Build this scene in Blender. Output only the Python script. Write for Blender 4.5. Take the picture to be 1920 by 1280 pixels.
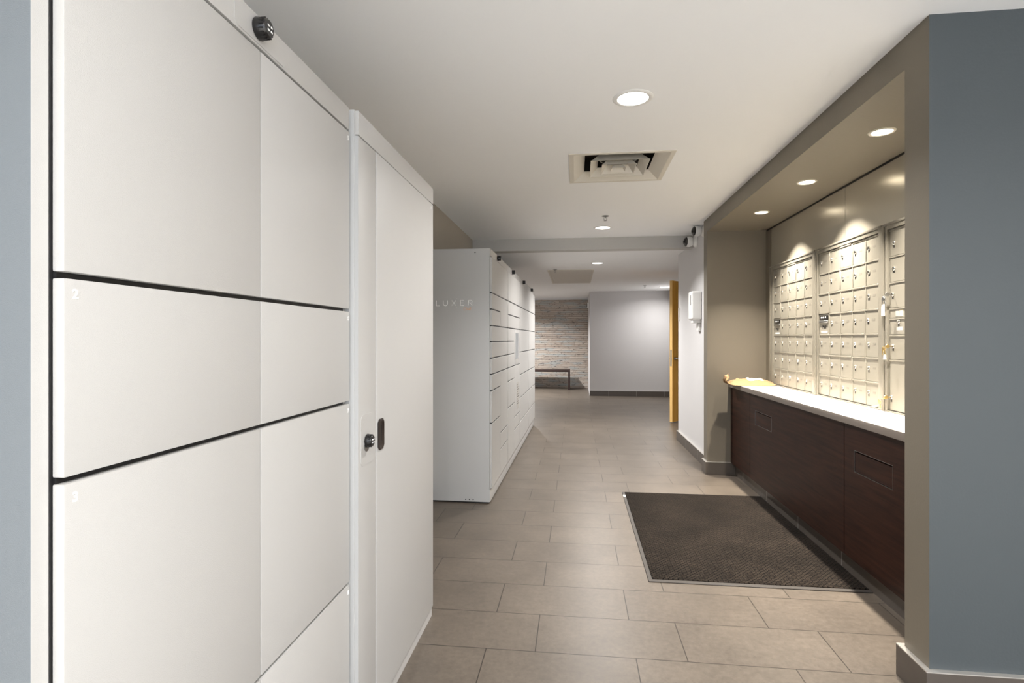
import bpy, bmesh, math, random
from mathutils import Vector, Matrix, noise
C = bpy.context.scene.collection
PI = math.pi
random.seed(7)
for o in list(bpy.data.objects): bpy.data.objects.remove(o)

# ------------------------------------------------------------------ camera
TH = math.atan(120/1020)
cd = bpy.data.cameras.new('camera'); cam = bpy.data.objects.new('camera', cd); C.objects.link(cam)
cam.location = (0, 0, 1.29); cam.rotation_euler = (PI/2, 0, TH)
cd.sensor_width = 36; cd.lens = 36*1020/1920; cd.shift_y = -5/1920; cd.clip_start = .05
bpy.context.scene.camera = cam

# ------------------------------------------------------------------ world, exposure
W = bpy.data.worlds.new('world'); bpy.context.scene.world = W; W.use_nodes = True
bg = W.node_tree.nodes['Background']; bg.inputs[0].default_value = (.62, .78, 1, 1); bg.inputs[1].default_value = 1.0
vs = bpy.context.scene.view_settings
vs.view_transform = 'Standard'; vs.look = 'None'; vs.gamma = 1; vs.use_curve_mapping = False; vs.exposure = 0.3

def light(name, loc, size, power, col, spread=170, rot=(0,0,0), shape='DISK', size_y=None):
    l = bpy.data.lights.new(name, 'AREA'); l.shape = shape; l.size = size
    if size_y: l.size_y = size_y
    l.energy = power; l.color = col; l.spread = math.radians(spread)
    o = bpy.data.objects.new(name, l); C.objects.link(o); o.location = loc; o.rotation_euler = rot
    return o
# added daylight from an unseen lobby window, tilted up to lift the ceiling
light('added_window_daylight', (1.0, -3.45, 1.35), 3.4, 45, (.76, .87, 1), 150, (PI/2+.5, 0, 0), 'RECTANGLE', 2.0)
WARM = (1, .985, .965); SPOTC = (1, .915, .79)
CEIL = 2.44; CEIL2 = 2.36; SOFF = 2.315
CEIL_LAMPS = [(.27, 2.65, CEIL), (.275, 5.70, CEIL), (.30, 7.77, CEIL2), (1.80, 11.54, CEIL2),
              (.27, -.45, CEIL), (.27, -2.3, CEIL), (2.2, -.6, CEIL), (2.2, -2.4, CEIL)]  # this row: lamps added in the unseen lobby to brighten the ceiling
ALC_LAMPS = [(1.505, 2.89), (1.50, 3.76), (1.495, 4.62)]
LPOW = [24, 34, 50, 19, 28, 64, 64, 64]

# ------------------------------------------------------------------ materials
def lin(c):
    c = c/255
    return c/12.92 if c <= .04045 else ((c+.055)/1.055)**2.4
def rgb(r, g, b): return (lin(r), lin(g), lin(b), 1)
def mat(name, col, rough=.5, metal=0, spec=.5, bump=0, bscale=200, emit=None, estr=0, vary=0, vscale=3, coat=0):
    m = bpy.data.materials.new(name); m.use_nodes = True; nt = m.node_tree; b = nt.nodes['Principled BSDF']
    b.inputs['Base Color'].default_value = col; b.inputs['Roughness'].default_value = rough
    b.inputs['Metallic'].default_value = metal; b.inputs['Specular IOR Level'].default_value = spec
    b.inputs['Coat Weight'].default_value = coat
    tc = nt.nodes.new('ShaderNodeTexCoord')
    if bump:
        n = nt.nodes.new('ShaderNodeTexNoise'); n.inputs['Scale'].default_value = bscale; n.inputs['Detail'].default_value = 3
        bp = nt.nodes.new('ShaderNodeBump'); bp.inputs['Strength'].default_value = bump; bp.inputs['Distance'].default_value = .002
        nt.links.new(tc.outputs['Object'], n.inputs['Vector']); nt.links.new(n.outputs['Fac'], bp.inputs['Height'])
        nt.links.new(bp.outputs['Normal'], b.inputs['Normal'])
    if vary:
        n = nt.nodes.new('ShaderNodeTexNoise'); n.inputs['Scale'].default_value = vscale; n.inputs['Detail'].default_value = 4
        r = nt.nodes.new('ShaderNodeMix'); r.data_type = 'RGBA'
        r.inputs[6].default_value = tuple(v*(1-vary) for v in col[:3])+(1,); r.inputs[7].default_value = tuple(min(1, v*(1+vary)) for v in col[:3])+(1,)
        nt.links.new(tc.outputs['Object'], n.inputs['Vector']); nt.links.new(n.outputs['Fac'], r.inputs[0]); nt.links.new(r.outputs[2], b.inputs['Base Color'])
    if emit:
        b.inputs['Emission Color'].default_value = emit; b.inputs['Emission Strength'].default_value = estr
    return m
M = {}
M['ceil'] = mat('ceiling_paint', rgb(244, 245, 246), .8, bump=.15, bscale=60)
M['white'] = mat('white_wall_paint', rgb(205, 203, 203), .6, bump=.2, bscale=90)
M['taupe'] = mat('taupe_wall_paint', rgb(114, 107, 95), .5, bump=.2, bscale=120)
M['taupe_lit'] = mat('taupe_wall_paint_lit', rgb(162, 154, 141), .6, bump=.2, bscale=120)  # taupe lightened to stand for the stronger light on the left wall
M['slate'] = mat('slate_wall_face', rgb(70, 76, 79), .55, bump=.2, bscale=120)  # bluer grey, used only on the pillar's lobby-facing side
M['grey'] = mat('grey_wall_paint', rgb(186, 184, 180), .6, bump=.15, bscale=90)
M['locker'] = mat('powder_coated_steel', rgb(185, 183, 180), .38, bump=.25, bscale=700)
M['endshade'] = mat('powder_coated_steel_end_shaded', rgb(112, 118, 123), .45, bump=.25, bscale=700)  # locker coat darkened: shade of the lobby-facing end put into the colour
M['lockshade'] = mat('powder_coated_steel_shaded', rgb(182, 182, 181), .45, bump=.25, bscale=700)  # locker coat a touch darker, standing for shade on lobby-facing sides
M['black'] = mat('black_rubber', rgb(16, 15, 16), .5)
M['blackp'] = mat('black_plastic', rgb(22, 20, 20), .28)
M['bronze'] = mat('dark_pull_plastic', rgb(44, 36, 32), .35)
M['numeral'] = mat('white_vinyl', rgb(250, 250, 248), .5)
M['orange'] = mat('orange_vinyl', rgb(216, 160, 112), .5)
M['mail'] = mat('mailbox_metal', rgb(136, 132, 122), .34, .1, bump=.1, bscale=400)
M['mailf'] = mat('mailbox_frame_metal', rgb(130, 126, 116), .36, .15)
M['chrome'] = mat('chrome', rgb(225, 222, 215), .18, 1)
M['brass'] = mat('brass', rgb(206, 180, 122), .3, 1)
M['steel'] = mat('satin_steel', rgb(170, 170, 170), .3, 1)
M['panel'] = mat('satin_laminate_panel', rgb(192, 186, 172), .24, .5, bump=.05, bscale=15)
M['counter'] = mat('white_quartz', rgb(236, 230, 222), .3, vary=.05, vscale=80)
M['cedge_shade'] = mat('quartz_edge_shaded', rgb(126, 117, 110), .45, vary=.08, vscale=120)  # shade put into the colour of the counter's front edge
M['paper'] = mat('white_paper', rgb(240, 236, 226), .7)
M['label'] = mat('grey_label', rgb(176, 172, 166), .5)
M['etch'] = mat('etched_number_strip', rgb(122, 118, 110), .4)
M['cream'] = mat('cream_label', rgb(232, 216, 176), .5)
M['kraft'] = mat('kraft_paper', rgb(150, 118, 82), .75, bump=.9, bscale=60, vary=.12, vscale=14)
M['plastic'] = mat('white_plastic', rgb(232, 231, 228), .35)
M['smoke'] = mat('smoked_plastic', rgb(38, 34, 32), .2)
M['screen'] = mat('screen_glass', rgb(140, 146, 148), .1)
M['lamp'] = mat('lamp_glass', (1, 1, 1, 1), .5, emit=(1, .96, .9, 1), estr=6)
M['lamp2'] = mat('spot_glass', (1, 1, 1, 1), .5, emit=(1, .88, .68, 1), estr=14)
M['vent'] = mat('vent_enamel', rgb(214, 209, 198), .45)
M['ventd'] = mat('duct_dark', rgb(60, 52, 45), .7)
M['hatch'] = mat('access_panel_paint', rgb(208, 204, 196), .6)
M['rubber'] = mat('mat_rubber_edge', rgb(58, 53, 49), .6, bump=.3, bscale=150)
M['bench'] = mat('bench_wood', rgb(52, 37, 33), .4, vary=.2, vscale=6)
M['door_edge'] = mat('door_edge_wood', rgb(232, 190, 120), .45)

def nodes(name):
    m = bpy.data.materials.new(name); m.use_nodes = True; nt = m.node_tree
    return m, nt, nt.nodes['Principled BSDF'], nt.nodes.new('ShaderNodeTexCoord')
def N(nt, t, **kw):
    n = nt.nodes.new(t)
    for k, v in kw.items():
        if k in n.inputs: n.inputs[k].default_value = v
        else: setattr(n, k, v)
    return n
def mixc(nt, fac, a, b, mode='MIX'):
    r = nt.nodes.new('ShaderNodeMix'); r.data_type = 'RGBA'; r.blend_type = mode
    for i, v in ((0, fac), (6, a), (7, b)):
        if isinstance(v, bpy.types.NodeSocket): nt.links.new(v, r.inputs[i])
        else: r.inputs[i].default_value = v
    return r.outputs[2]

def floor_mat():
    m, nt, b, tc = nodes('floor_tiles')
    mp = N(nt, 'ShaderNodeMapping'); mp.inputs['Location'].default_value = (.372+.613*10, -2.24+.3025*20, 0)
    nt.links.new(tc.outputs['Object'], mp.inputs[0])
    br = N(nt, 'ShaderNodeTexBrick'); br.offset = 2/3; br.offset_frequency = 2; br.squash = 1
    for k, v in (('Scale', 1), ('Mortar Size', .0022), ('Mortar Smooth', .1), ('Bias', 0), ('Brick Width', .613), ('Row Height', .3025)):
        br.inputs[k].default_value = v
    br.inputs['Color1'].default_value = (.35, .35, .35, 1); br.inputs['Color2'].default_value = (.65, .65, .65, 1); br.inputs['Mortar'].default_value = (0, 0, 0, 1)
    nt.links.new(mp.outputs[0], br.inputs['Vector'])
    n1 = N(nt, 'ShaderNodeTexNoise', Scale=2.6, Detail=8, Roughness=.62); nt.links.new(tc.outputs['Object'], n1.inputs['Vector'])
    n2 = N(nt, 'ShaderNodeTexNoise', Scale=38, Detail=5, Roughness=.7); nt.links.new(tc.outputs['Object'], n2.inputs['Vector'])
    c1 = mixc(nt, n1.outputs['Fac'], rgb(72, 65, 58), rgb(116, 106, 95))
    rp = N(nt, 'ShaderNodeValToRGB'); rp.color_ramp.elements[0].position = .35; rp.color_ramp.elements[0].color = (.80, .79, .78, 1)
    rp.color_ramp.elements[1].position = .75; rp.color_ramp.elements[1].color = (1.15, 1.15, 1.15, 1)
    nt.links.new(n2.outputs['Fac'], rp.inputs[0])
    c2 = mixc(nt, 1.0, c1, rp.outputs[0], 'MULTIPLY')
    c3 = mixc(nt, .22, c2, br.outputs['Color'], 'SOFT_LIGHT')
    c4 = mixc(nt, br.outputs['Fac'], c3, rgb(50, 44, 38))
    nt.links.new(c4, b.inputs['Base Color'])
    rr = N(nt, 'ShaderNodeMapRange'); rr.inputs['To Min'].default_value = .30; rr.inputs['To Max'].default_value = .46
    nt.links.new(n2.outputs['Fac'], rr.inputs[0]); nt.links.new(rr.outputs[0], b.inputs['Roughness'])
    bp = N(nt, 'ShaderNodeBump', Strength=.5, Distance=.002); bp.invert = True
    nt.links.new(br.outputs['Fac'], bp.inputs['Height'])
    bp2 = N(nt, 'ShaderNodeBump', Strength=.12, Distance=.002); nt.links.new(n2.outputs['Fac'], bp2.inputs['Height']); nt.links.new(bp.outputs[0], bp2.inputs['Normal'])
    nt.links.new(bp2.outputs[0], b.inputs['Normal'])
    return m
M['floor'] = floor_mat()
M['lobby'] = mat('pale_bounce_tile', rgb(226, 222, 214), .4)
M['tile'] = mat('skirting_tile', rgb(84, 77, 71), .4, vary=.12, vscale=9)
M['cap'] = mat('metal_edge_trim', rgb(206, 202, 196), .35, .6)

def wood(name, a, bb, scale, rough, axis):
    m, nt, b, tc = nodes(name)
    mp = N(nt, 'ShaderNodeMapping'); mp.inputs['Scale'].default_value = axis; nt.links.new(tc.outputs['Object'], mp.inputs[0])
    n = N(nt, 'ShaderNodeTexNoise', Scale=scale, Detail=7, Roughness=.65, Distortion=.4); nt.links.new(mp.outputs[0], n.inputs['Vector'])
    rp = N(nt, 'ShaderNodeValToRGB'); rp.color_ramp.elements[0].position = .32; rp.color_ramp.elements[1].position = .68
    rp.color_ramp.elements[0].color = a; rp.color_ramp.elements[1].color = bb
    nt.links.new(n.outputs['Fac'], rp.inputs[0]); nt.links.new(rp.outputs[0], b.inputs['Base Color']); b.inputs['Roughness'].default_value = rough; b.inputs['Specular IOR Level'].default_value = .2
    return m
M['walnut'] = wood('dark_walnut_laminate', rgb(28, 14, 10), rgb(56, 32, 23), 6, .5, (1, .5, 9))
M['amber'] = wood('amber_oak_veneer', rgb(222, 160, 66), rgb(240, 184, 92), 5, .35, (6, 6, .6))

def mat_carpet():
    m, nt, b, tc = nodes('carpet_mat_pile')
    w = N(nt, 'ShaderNodeTexBrick'); w.offset = .5
    for k, v in (('Scale', 1), ('Mortar Size', .0040), ('Mortar Smooth', .9), ('Brick Width', .026), ('Row Height', .014)): w.inputs[k].default_value = v
    n0 = N(nt, 'ShaderNodeTexNoise', Scale=60, Detail=2); nt.links.new(tc.outputs['Object'], n0.inputs['Vector'])
    ad = N(nt, 'ShaderNodeMixRGB'); ad.inputs[0].default_value = .014; ad.blend_type = 'ADD'
    nt.links.new(tc.outputs['Object'], ad.inputs[1]); nt.links.new(n0.outputs['Color'], ad.inputs[2]); nt.links.new(ad.outputs[0], w.inputs['Vector'])
    n = N(nt, 'ShaderNodeTexNoise', Scale=260, Detail=3); nt.links.new(tc.outputs['Object'], n.inputs['Vector'])
    nb = N(nt, 'ShaderNodeTexNoise', Scale=3.5, Detail=3); nt.links.new(tc.outputs['Object'], nb.inputs['Vector'])
    c = mixc(nt, w.outputs['Fac'], rgb(66, 58, 51), rgb(10, 9, 9))
    c = mixc(nt, n.outputs['Fac'], c, rgb(22, 20, 19))
    rp = N(nt, 'ShaderNodeValToRGB'); rp.color_ramp.elements[0].position = .3; rp.color_ramp.elements[1].position = .75
    rp.color_ramp.elements[0].color = (.7, .7, .7, 1); rp.color_ramp.elements[1].color = (1.25, 1.22, 1.18, 1)
    nt.links.new(nb.outputs['Fac'], rp.inputs[0]); c = mixc(nt, 1., c, rp.outputs[0], 'MULTIPLY')
    nt.links.new(c, b.inputs['Base Color']); b.inputs['Roughness'].default_value = .95; b.inputs['Specular IOR Level'].default_value = .08
    bp = N(nt, 'ShaderNodeBump', Strength=1, Distance=.004); bp.invert = True; nt.links.new(w.outputs['Fac'], bp.inputs['Height'])
    nt.links.new(bp.outputs[0], b.inputs['Normal'])
    return m
M['pile'] = mat_carpet()

def stone_mat():
    m, nt, b, tc = nodes('weathered_plank_cladding')
    mp = N(nt, 'ShaderNodeMapping'); mp.inputs['Rotation'].default_value = (PI/2, 0, 0); nt.links.new(tc.outputs['Object'], mp.inputs[0])
    br = N(nt, 'ShaderNodeTexBrick'); br.offset = .37; br.offset_frequency = 3
    for k, v in (('Scale', 1), ('Mortar Size', .0035), ('Mortar Smooth', .4), ('Brick Width', .62), ('Row Height', .052), ('Bias', 0)): br.inputs[k].default_value = v
    br.inputs['Color1'].default_value = rgb(160, 152, 145); br.inputs['Color2'].default_value = rgb(204, 198, 190); br.inputs['Mortar'].default_value = rgb(110, 102, 97)
    sx = N(nt, 'ShaderNodeSeparateXYZ'); nt.links.new(mp.outputs[0], sx.inputs[0])
    dv = N(nt, 'ShaderNodeMath', operation='DIVIDE'); nt.links.new(sx.outputs[1], dv.inputs[0]); dv.inputs[1].default_value = .052
    fl = N(nt, 'ShaderNodeMath', operation='FLOOR'); nt.links.new(dv.outputs[0], fl.inputs[0])
    wn = N(nt, 'ShaderNodeTexWhiteNoise', noise_dimensions='1D'); nt.links.new(fl.outputs[0], wn.inputs['W'])
    ad = N(nt, 'ShaderNodeMath', operation='ADD'); nt.links.new(sx.outputs[0], ad.inputs[0]); nt.links.new(wn.outputs['Value'], ad.inputs[1])
    cb = N(nt, 'ShaderNodeCombineXYZ'); nt.links.new(ad.outputs[0], cb.inputs[0]); nt.links.new(sx.outputs[1], cb.inputs[1])
    nt.links.new(cb.outputs[0], br.inputs['Vector'])
    mp2 = N(nt, 'ShaderNodeMapping'); mp2.inputs['Scale'].default_value = (1, 1, 9); nt.links.new(tc.outputs['Object'], mp2.inputs[0])
    n = N(nt, 'ShaderNodeTexNoise', Scale=4.5, Detail=8, Roughness=.7); nt.links.new(mp2.outputs[0], n.inputs['Vector'])
    rp = N(nt, 'ShaderNodeValToRGB'); rp.color_ramp.elements[0].position = .30; rp.color_ramp.elements[0].color = (.12, .12, .13, 1)
    rp.color_ramp.elements[1].position = .40; rp.color_ramp.elements[1].color = (1, 1, 1, 1); nt.links.new(n.outputs['Fac'], rp.inputs[0])
    n3 = N(nt, 'ShaderNodeTexNoise', Scale=1.3, Detail=3); nt.links.new(mp2.outputs[0], n3.inputs['Vector'])
    c = mixc(nt, n3.outputs['Fac'], br.outputs['Color'], rgb(186, 168, 152)); 
    n4 = N(nt, 'ShaderNodeTexNoise', Scale=2.3, Detail=3); mp3 = N(nt, 'ShaderNodeMapping'); mp3.inputs['Location'].default_value = (3, 7, 5); mp3.inputs['Scale'].default_value = (1, 1, 6)
    nt.links.new(tc.outputs['Object'], mp3.inputs[0]); nt.links.new(mp3.outputs[0], n4.inputs['Vector'])
    r4 = N(nt, 'ShaderNodeValToRGB'); r4.color_ramp.elements[0].position = .5; r4.color_ramp.elements[1].position = .62; nt.links.new(n4.outputs['Fac'], r4.inputs[0])
    c = mixc(nt, r4.outputs[0], c, rgb(176, 178, 176)); c = mixc(nt, .8, c, rp.outputs[0], 'MULTIPLY')
    mp5 = N(nt, 'ShaderNodeMapping'); mp5.inputs['Scale'].default_value = (1, 1, 5.5); nt.links.new(tc.outputs['Object'], mp5.inputs[0])
    n5 = N(nt, 'ShaderNodeTexNoise', Scale=7.5, Detail=5, Roughness=.75, Distortion=.6); nt.links.new(mp5.outputs[0], n5.inputs['Vector'])
    r5 = N(nt, 'ShaderNodeValToRGB'); r5.color_ramp.elements[0].position = .575; r5.color_ramp.elements[1].position = .61; nt.links.new(n5.outputs['Fac'], r5.inputs[0])
    c = mixc(nt, r5.outputs[0], c, rgb(74, 66, 62))
    c = mixc(nt, br.outputs['Fac'], c, rgb(112, 104, 99))
    nt.links.new(c, b.inputs['Base Color']); b.inputs['Roughness'].default_value = .85
    bp = N(nt, 'ShaderNodeBump', Strength=.7, Distance=.01); bp.invert = True; nt.links.new(br.outputs['Fac'], bp.inputs['Height'])
    nt.links.new(bp.outputs[0], b.inputs['Normal'])
    return m
M['stone'] = stone_mat()

# ------------------------------------------------------------------ mesh helpers
def NB(): return bmesh.new()
def bx(bm, x0, x1, y0, y1, z0, z1, bev=0, seg=2, mi=0):
    t = bmesh.new(); bmesh.ops.create_cube(t, size=1)
    for v in t.verts: v.co = Vector(((x0+x1)/2+v.co.x*(x1-x0), (y0+y1)/2+v.co.y*(y1-y0), (z0+z1)/2+v.co.z*(z1-z0)))
    if bev: bmesh.ops.bevel(t, geom=t.edges[:]+t.verts[:], offset=bev, segments=seg, profile=.6, affect='EDGES')
    for f in t.faces: f.material_index = mi
    add(bm, t); return bm
def add(bm, t, mtx=None):
    if mtx is not None: t.transform(mtx)
    me = bpy.data.meshes.new('t'); t.to_mesh(me); t.free(); bm.from_mesh(me); bpy.data.meshes.remove(me)
def quads(bm, pts, mi=0):
    f = bm.faces.new([bm.verts.new(p) for p in pts]); f.material_index = mi
def cyl(bm, p, r, h, axis='Z', seg=24, r2=None, bev=0, mi=0):
    """cylinder with its base centre at p, going h along axis"""
    t = bmesh.new(); bmesh.ops.create_cone(t, cap_ends=True, segments=seg, radius1=r, radius2=r if r2 is None else r2, depth=abs(h))
    for v in t.verts: v.co.z += abs(h)/2
    if bev: bmesh.ops.bevel(t, geom=[e for e in t.edges if len(e.link_faces) == 2 and e.calc_face_angle() > .8], offset=bev, segments=2, affect='EDGES')
    for f in t.faces: f.material_index = mi
    if axis == 'Z': R = Matrix() if h > 0 else Matrix.Rotation(PI, 4, 'X')
    elif axis == 'X': R = Matrix.Rotation(PI/2 if h > 0 else -PI/2, 4, 'Y')
    else: R = Matrix.Rotation(-PI/2 if h > 0 else PI/2, 4, 'X')
    add(bm, t, Matrix.Translation(p) @ R)
def lathe(bm, p, prof, seg=32, rot=None, mi=0):
    """prof: list of (r, z)"""
    t = bmesh.new(); rings = []
    for r, z in prof:
        rings.append([t.verts.new((r*math.cos(2*PI*i/seg), r*math.sin(2*PI*i/seg), z)) for i in range(seg)] if r > 1e-6 else [t.verts.new((0, 0, z))])
    for a, b in zip(rings, rings[1:]):
        for i in range(seg):
            j = (i+1) % seg
            if len(a) == 1 and len(b) == 1: continue
            if len(a) == 1: t.faces.new((a[0], b[j], b[i]))
            elif len(b) == 1: t.faces.new((a[i], a[j], b[0]))
            else: t.faces.new((a[i], a[j], b[j], b[i]))
    for f in t.faces: f.material_index = mi
    bmesh.ops.recalc_face_normals(t, faces=t.faces)
    add(bm, t, Matrix.Translation(p) @ (rot or Matrix()))
def tube(bm, pts, r, seg=8, closed=False, mi=0):
    pts = [Vector(p) for p in pts]; rings = []; n = len(pts)
    for i, p in enumerate(pts):
        a = pts[(i-1) % n] if closed or i > 0 else p; b = pts[(i+1) % n] if closed or i < n-1 else p
        d = (b-a).normalized(); u = d.orthogonal().normalized() if i == 0 else (rings_u - d*rings_u.dot(d)).normalized(); rings_u = u; w = d.cross(u)
        rings.append([bm.verts.new(p+(u*math.cos(2*PI*k/seg)+w*math.sin(2*PI*k/seg))*r) for k in range(seg)])
    for i in range(n if closed else n-1):
        A, B = rings[i], rings[(i+1) % n]
        for k in range(seg):
            f = bm.faces.new((A[k], A[(k+1) % seg], B[(k+1) % seg], B[k])); f.material_index = mi; f.smooth = True
    if not closed: bm.faces.new(rings[0][::-1]); bm.faces.new(rings[-1])
def text_bm(s, size, mtx, depth=.0004, align='CENTER', offset=0):
    cu = bpy.data.curves.new('t', 'FONT'); cu.body = s; cu.size = size; cu.extrude = depth; cu.align_x = align; cu.align_y = 'CENTER'; cu.offset = offset
    o = bpy.data.objects.new('t', cu); C.objects.link(o); bpy.context.view_layer.update()
    me = bpy.data.meshes.new_from_object(o.evaluated_get(bpy.context.evaluated_depsgraph_get()))
    bm = bmesh.new(); bm.from_mesh(me); bm.transform(mtx)
    bpy.data.objects.remove(o); bpy.data.curves.remove(cu); bpy.data.meshes.remove(me)
    return bm
FX = Matrix(((0,0,1,0),(1,0,0,0),(0,1,0,0),(0,0,0,1)))        # text facing +X, reading along +Y
FMY = Matrix(((1,0,0,0),(0,0,-1,0),(0,1,0,0),(0,0,0,1)))      # text facing -Y, reading along +X
FMX = Matrix(((0,0,-1,0),(-1,0,0,0),(0,1,0,0),(0,0,0,1)))     # text facing -X, reading along -Y
def obj(name, bm, m, parent=None, smooth=False, kind=None):
    me = bpy.data.meshes.new(name)
    bm.to_mesh(me); bm.free()
    for x in (m if isinstance(m, (list, tuple)) else [m]): me.materials.append(M[x])
    if smooth:
        for p in me.polygons: p.use_smooth = True
        me.set_sharp_from_angle(angle=math.radians(40))
    o = bpy.data.objects.new(name, me); C.objects.link(o)
    if parent: o.parent = parent
    if kind: o['kind'] = kind
    return o
def tag(o, label, cat, group=None):
    o['label'] = label; o['category'] = cat
    if group: o['group'] = group
    return o
def thing(name, label, cat, loc=(0,0,0), rz=0, group=None):
    o = bpy.data.objects.new(name, None); o.empty_display_size = .1; C.objects.link(o); o.location = loc; o.rotation_euler = (0,0,rz)
    return tag(o, label, cat, group)
def struct(name, bm, m): return obj(name, bm, m, kind='structure')
def box_s(name, m, *a, **k): return struct(name, bx(NB(), *a, **k), m)
def copy_tree(o, parent=None):
    c = o.copy(); C.objects.link(c)
    if parent: c.parent = parent
    for ch in list(o.children): copy_tree(ch, c)
    return c
def slab(bm, x0, x1, y0, y1, z0, z1, holes):
    xs = sorted({x0, x1, *[h[0] for h in holes], *[h[1] for h in holes]}); ys = sorted({y0, y1, *[h[2] for h in holes], *[h[3] for h in holes]})
    for a, b in zip(xs, xs[1:]):
        for c, d in zip(ys, ys[1:]):
            mx, my = (a+b)/2, (c+d)/2
            if any(h[0] < mx < h[1] and h[2] < my < h[3] for h in holes): continue
            bx(bm, a, b, c, d, z0, z1)
    return bm

# ------------------------------------------------------------------ setting
LW = -1.2; RX = 1.245; AX = 1.80; PF = 5.38
box_s('floor', 'floor', -3.2, 3.3, .2, 14.6, -.1, 0)
box_s('floor_lobby_bounce', 'lobby', -3.2, 3.3, -3.5, .2, -.1, 0)  # unseen pale floor added to bounce lamp light onto the ceiling
DX0, DX1, DY0, DY1 = -.03, .595, 3.42, 4.02
struct('ceiling', slab(NB(), LW-.1, 3.3, -3.5, 6.25, CEIL, CEIL+.2, [(DX0, DX1, DY0, DY1)]), 'ceil')
box_s('ceiling_rear', 'ceil', -3.2, 3.3, 6.4, 14.6, CEIL2, CEIL2+.28)
box_s('trim_1', 'grey', LW-.1, 2.2, 6.25, 6.4, 2.305, CEIL+.2)
box_s('wall_left', 'taupe_lit', LW-.1, LW, -3.5, 8.6, 0, CEIL)
box_s('wall_left_rear', 'white', -3.3, -3.2, 8.5, 14.6, 0, CEIL2)
box_s('wall_left_return', 'white', -3.2, LW-.1, 8.5, 8.6, 0, CEIL2)
# near pillar of the mail alcove: slate face to the lobby, taupe reveal
b = NB(); bx(b, RX, 3.3, 2.09, 2.235, 0, CEIL)
for f in b.faces: f.material_index = 1 if f.normal.y < -.5 else 0
struct('wall_right_near', b, ['taupe', 'slate'])
box_s('wall_alcove_back', 'taupe', AX, 1.95, 2.235, PF, 0, SOFF+.001)
box_s('wall_soffit', 'taupe', RX, 1.95, 2.235, PF, SOFF, CEIL)
box_s('wall_alcove_end', 'taupe', RX, 1.95, PF, PF+.14, 0, CEIL)
box_s('wall_right', 'white', 1.30, 2.3, PF+.14, 7.16, 0, CEIL)
b = NB(); bx(b, 2.06, 2.2, 7.16, 8.45, 0, CEIL2); bx(b, 2.06, 2.2, 9.32, 12.45, 0, CEIL2); bx(b, 2.06, 2.2, 8.45, 9.32, 2.2, CEIL2)
struct('wall_right_rear', b, 'white')
b = NB(); bx(b, 3.2, 3.3, 7.16, 12.45, 0, CEIL2); struct('wall_right_store', b, 'white')
box_s('wall_far', 'white', .31, 3.3, 12.45, 14.6, 0, CEIL2)
box_s('wall_far_left', 'stone', -3.2, .31, 14.4, 14.6, 0, 2.32)
box_s('trim_2', 'ceil', -3.2, .31, 14.42, 14.6, 2.32, CEIL2)
# lobby behind the camera
box_s('wall_right_lobby', 'white', 3.2, 3.3, -3.5, 2.09, 0, CEIL)
b = NB(); bx(b, LW-.1, -.9, -3.7, -3.5, 0, CEIL); bx(b, 2.9, 3.3, -3.7, -3.5, 0, CEIL); bx(b, -.9, 2.9, -3.7, -3.5, 2.36, CEIL); bx(b, -.9, 2.9, -3.7, -3.5, 0, .3)
struct('wall_back', b, 'white')
b = NB()
for x in (-.9, .35, 1.6, 2.85): bx(b, x, x+.05, -3.62, -3.55, .3, 2.36)
bx(b, -.9, 2.9, -3.62, -3.55, .3, .35); bx(b, -.9, 2.9, -3.62, -3.55, 2.31, 2.36)
struct('added_window_1', b, 'steel')  # unseen window added behind the camera to help light the corridor

BH = .12
def skirt(name, segs):
    """segs: list of (x0,x1,y0,y1); tile body, metal cap line and pale joints"""
    b = NB()
    for x0, x1, y0, y1 in segs:
        bx(b, x0, x1, y0, y1, 0, BH-.004); bx(b, x0-.0005, x1+.0005, y0-.0005, y1+.0005, BH-.004, BH, mi=1)
        L = max(x1-x0, y1-y0)
        k = .42
        while k < L:
            if y1-y0 > x1-x0: bx(b, x0-.0006, x1, y0+k, y0+k+.003, 0, BH-.004, mi=1)
            else: bx(b, x0+k, x0+k+.003, y0-.0006, y1, 0, BH-.004, mi=1)
            k += .613
    struct(name, b, ['tile', 'cap'])
skirt('baseboard_near', [(RX-.02, RX, 2.07, 2.255), (RX, 3.2, 2.07, 2.09), (RX, 1.5, 2.235, 2.255)])
skirt('baseboard_alcove', [(RX-.02, RX, PF-.02, PF+.14), (RX, 1.5, PF-.02, PF), (RX, 1.30, PF+.14, PF+.16)])
skirt('baseboard_right', [(1.28, 1.30, PF+.16, 7.16), (1.28, 2.06, 7.16, 7.18)])
skirt('baseboard_far', [(.31, 2.06, 12.43, 12.45)])
skirt('baseboard_left', [(LW, LW+.02, -3.5, .6), (LW, LW+.02, 2.5, 4.18), (LW, LW+.02, 8.15, 8.6)])
skirt('baseboard_counter', [(1.50, 1.52, 2.256, PF-.021)])

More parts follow.
